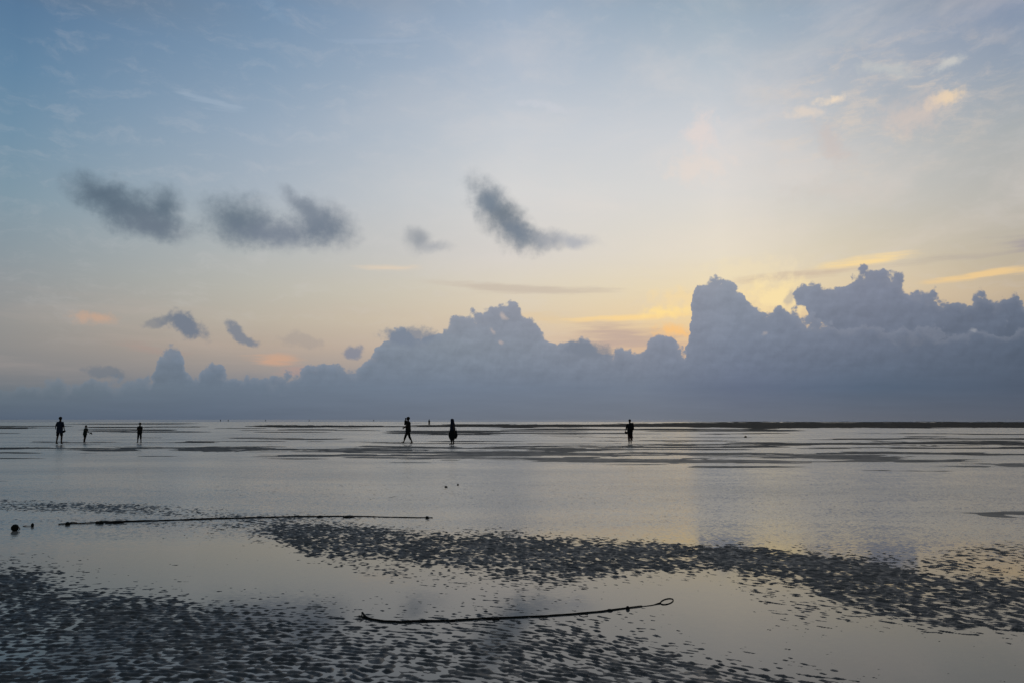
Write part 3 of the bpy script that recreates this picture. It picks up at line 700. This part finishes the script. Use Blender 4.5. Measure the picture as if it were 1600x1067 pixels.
v, f = ellipsoid((0,0,.20),(.17,.10,.24),18,12,lambda d: 1+.12*abs(d.x*d.z)*2); mesh('pack', v, f, M_DARK, bp_)
v, f = ellipsoid((0,-.08,.12),(.11,.05,.11),14,8); mesh('pocket', v, f, M_DARK, bp_)
for s in (-1, 1):
    v, f = tube([(s*.09,.04,.40),(s*.11,.14,.47),(s*.12,.25,.44),(s*.12,.32,.34)], .016, 6); mesh('strap', v, f, M_DARK, bp_)
sandals((p.x-.34, p.y-.02, .80), rad(-8), 'pair of dark sandals held away from the body by the walker with the rucksack', 16, -62)

# 7 — lone figure far off behind
t = empty('person', ground(670.5, 664.0), rad(20), label='lone dark robed figure standing far off between the striding adult and the veiled woman', cat='person', group='people far out at the water line')
_, k = person(t, 1.72, S_, fingers=False); hair(t, k, S_)
v, f = scaled(loft(torso(bot=.25, w_=.21, d=.17, wb=.25), 18, .03, 11), k); mesh('robe', v, f, M_BLK, t)
# tiny far figures along the water line
far_spots = [(344.5, 'left one of two tiny people close together on the horizon'), (356.5, 'right one of two tiny people close together on the horizon'),
             (415, 'single tiny person on the horizon, left of the low dark hump'), (483, 'tiny person on the horizon beside a thin dark line of wet sand'),
             (584, 'tiny person on the horizon just left of the striding adult')]
t0 = empty('person', (0,0,0), 0, cat='person', group='people far out at the water line')
_, k = person(t0, 1.7, dict(S_, kn_l=(-.12,-.1,.50), an_l=(-.13,-.16,.09)), fingers=False); hair(t0, k, S_)
v, f = scaled(loft(torso(bot=.5, w_=.22, d=.17, wb=.26), 16, .03, 12), k); mesh('tunic', v, f, M_BLK, t0)
kids = list(t0.children)
for i, (x, lb) in enumerate(far_spots):
    if i == 0: o = t0
    else:
        o = t0.copy(); C.objects.link(o)
        for ch in kids:
            c = ch.copy(); C.objects.link(c); c.parent = o
    o['label'] = lb; o.location = ground(x, 658.6 if i < 4 else 658.2); o.rotation_euler = (0, 0, rad((20, 160, 75, -60, 10)[i]))

# ------------------------------------------------------------------ ropes and floats
def along(pts, step, jit, seed, z):
    """ground path through photo points, resampled in metres"""
    G = [ground(x, y) for x, y in pts]; rnd = random.Random(seed); out = []
    for a, b in zip(G[:-1], G[1:]):
        n = max(1, int((b-a).length/step))
        for i in range(n): out.append(a.lerp(b, i/n))
    out.append(G[-1])
    res = []; ph = [rnd.random()*6 for _ in range(3)]
    for i, q in enumerate(out):
        s = i*step
        res.append(Vector((q.x, q.y + jit*(math.sin(s*2.1+ph[0])+.6*math.sin(s*5.3+ph[1])), z(i/len(out), q))))
    return res
def rough_r(n, r0, r1, seed, amp=.18):
    rnd = random.Random(seed); out = []; c = 0
    for i in range(n):
        c = c*.7 + rnd.uniform(-1, 1)*.3*amp*2; out.append((r0+(r1-r0)*i/max(1, n-1))*(1+c))
    return out
def knob(name, px, py, rx, rz, parent, mat, z=.0, origin=None, ry=None):
    g = ground(px, py); o = origin or Vector((0,0,0))
    v, f = ellipsoid((g.x-o.x, g.y-o.y, z+rz*.5-o.z), (rx, ry or rx, rz), 16, 12, lambda d: 1+.08*math.sin(7*d.x+3*d.y)*math.sin(6*d.z+d.x*4))
    return mesh(name, v, f, mat, parent)
# near rope
og = ground(800, 960)
rp = empty('rope', og, 0, label='near tarred rope lying across ripples at bottom centre, ending in an open loop', cat='rope', group='ropes lying on the flat')
pth = along([(573,966),(580,968),(600,971),(625,972),(650,970.5),(700,970),(750,967),(800,964.5),(850,962),(900,958.5),(940,955),(970,951),(985,949),(1003,947)], .02, .006, 3, lambda g, q: .005)
v, f = tube([q-og for q in pth], rough_r(len(pth), .0090, .0048, 1, .15), 10, twist=.5, lobes=3, lob=.10); mesh('cord', v, f, M_ROPE, rp)
pth = along([(573,966),(569,963),(566,960)], .01, 0, 4, lambda g, q: .006+.012*g)
v, f = tube([q-og for q in pth], .009, 8); mesh('frayed_end', v, f, M_ROPE, rp)
rnd = random.Random(5); fr = []
for i in range(9):
    a = ground(570+rnd.uniform(-3,3), 965) - og; fr.append(tube([a, a+Vector((rnd.uniform(-.04,.0), rnd.uniform(-.05,.05), .02)), a+Vector((rnd.uniform(-.06,.0), rnd.uniform(-.06,.06), rnd.uniform(.004,.02)))], .002, 5))
me = merge(fr, 'loose_strands'); link('loose_strands', me, M_ROPE, rp)
knob('knot', 981, 951, .017, .017, rp, M_ROPE, origin=og); knob('knot', 953, 953.6, .024, .010, rp, M_ROPE, origin=og)
knob('knot', 775, 967, .03, .012, rp, M_ROPE, origin=og)
# strands springing off the cord
for i, x in enumerate((630, 655, 700, 760, 842, 905)):
    y = np.interp(x, [573,650,750,850,940,1003],[966,970.5,967,962,955,947]); a = ground(x, y+2)-og
    v, f = tube([a+Vector((0,0,.008)), a+Vector((.03,-.025,.012)), a+Vector((.07,-.03,.006))], .004, 5); mesh('loose_strand', v, f, M_ROPE, rp)
# loop at the right end, slightly lifted
lp = []
cx, cy = 1042, 939.5
for i in range(25):
    a = 2*math.pi*i/24; dx = 10.3*math.cos(a); dy = 4.1*math.sin(a)
    c, s = math.cos(rad(-14)), math.sin(rad(-14))
    q = ground(cx+dx*c-dy*s, cy+dx*s+dy*c) - og; lp.append(Vector((q.x, q.y, .003)))
v, f = tube(lp, .0042, 8, caps=False); mesh('loop', v, f, M_ROPE, rp)
pth = along([(1001,947.2),(1010,946.4),(1020,945),(1026,943.4),(1032,942)], .01, 0, 4, lambda g, q: .0015+.003*g)
v, f = tube([q-og for q in pth], [.0028 if i < len(pth)*.6 else .0028+.012*(i/len(pth)-.6) for i in range(len(pth))], 8); mesh('loop_tail', v, f, M_ROPE, rp)

# far rope with floats
og = ground(400, 812)
rp = empty('rope', og, 0, label='long thin rope stretching along the far pool at left, strung with small floats', cat='rope', group='ropes lying on the flat')
pth = along([(160,816),(200,815.2),(260,813),(330,810.6),(400,808.6),(470,807.2),(520,806.6),(560,806.6),(600,807.4),(640,808),(676,808.6)], .035, .012, 8, lambda g, q: .006)
n = len(pth); rr = rough_r(n, .015, .009, 2, .25)
rr = [r*(1.25 if i < n*.1 else 1)*(.75 if i > n*.8 else 1) for i, r in enumerate(rr)]
v, f = tube([q-og for q in pth], rr, 9, twist=.7, lobes=3, lob=.1); mesh('cord', v, f, M_ROPE, rp)
pth = along([(91,819.5),(100,818.7),(110,818),(125,818),(150,816.6),(162,815.8)], .03, .008, 9, lambda g, q: .010)
v, f = tube([q-og for q in pth], .009, 7); mesh('thin_cord', v, f, M_ROPE, rp)
pth = along([(106,818),(114,816.6),(120,817.4)], .02, 0, 9, lambda g, q: .014)
v, f = tube([q-og for q in pth], .006, 6); mesh('thin_cord', v, f, M_ROPE, rp)
knob('float', 105.5, 820, .036, .034, rp, M_BUOY, origin=og); knob('float', 158, 818, .036, .034, rp, M_BUOY, origin=og)
knob('float', 152, 817.6, .030, .026, rp, M_BUOY, origin=og); knob('float', 667.5, 809.5, .032, .026, rp, M_BUOY, origin=og)
knob('knot', 184, 816.4, .09, .026, rp, M_ROPE, origin=og); knob('knot', 170, 817, .055, .018, rp, M_ROPE, origin=og)
knob('knot', 545, 807.4, .10, .018, rp, M_ROPE, origin=og); knob('knot', 500, 807.4, .06, .018, rp, M_ROPE, origin=og)

g = ground(23, 829)
bo = empty('ball_float', g, 0, label='round black ball float sitting in the pool at the left edge', cat='float')
v, f = ellipsoid((0,0,.044),(.050,.050,.052),24,16,lambda d: 1+.02*math.sin(9*d.x)*math.cos(8*d.y)); mesh('ball', v, f, M_BUOY, bo)
v, f = tube([(.055+.018*math.cos(a*.524), 0, .03+.018*math.sin(a*.524)) for a in range(13)], .006, 6, caps=False); mesh('eyelet', v, f, M_ROPE, bo)
g = ground(50.5, 823)
bo = empty('small_float', g, 0, label='tiny oval float between the ball float and the long rope', cat='float')
v, f = ellipsoid((0,0,.024),(.022,.022,.036),16,12); mesh('bead', v, f, M_BUOY, bo)
a = ground(36, 822) - g
v, f = tube([(0,0,.014), (a.x*.5, a.y*.5, .012), (a.x*.8, a.y*.8, .010), (a.x, a.y, .004)], [.004,.005,.008,.005], 7); mesh('cord', v, f, M_ROPE, bo)

# small stones
def stone(px, py, r, h, label, name='stone', cat='stone', group='small stones on the wet flat', rz=0):
    g = ground(px, py); sd_ = int(px)
    v, f = ellipsoid((0,0,h*.3),(r,r*.8,h),14,10,lambda d: 1+.16*math.sin(3*d.x*2+sd_)*math.cos(4*d.y+d.z*3+sd_))
    o = mesh(name, v, f, M_STONE); o.location = g; o.rotation_euler = (0,0,rz); tag(o, label, cat, group)
stone(697, 761, .036, .026, 'flat dark stone in the wide pool, left of the pair below the veiled woman')
stone(715.5, 757.6, .026, .030, 'small upright dark stone in the wide pool, right of the pair below the veiled woman', rz=1)
stone(1165, 683.2, .12, .12, 'dark lump with a low trailing ridge far out on the right', group='', name='sand_lump', cat='lump')
print('built')
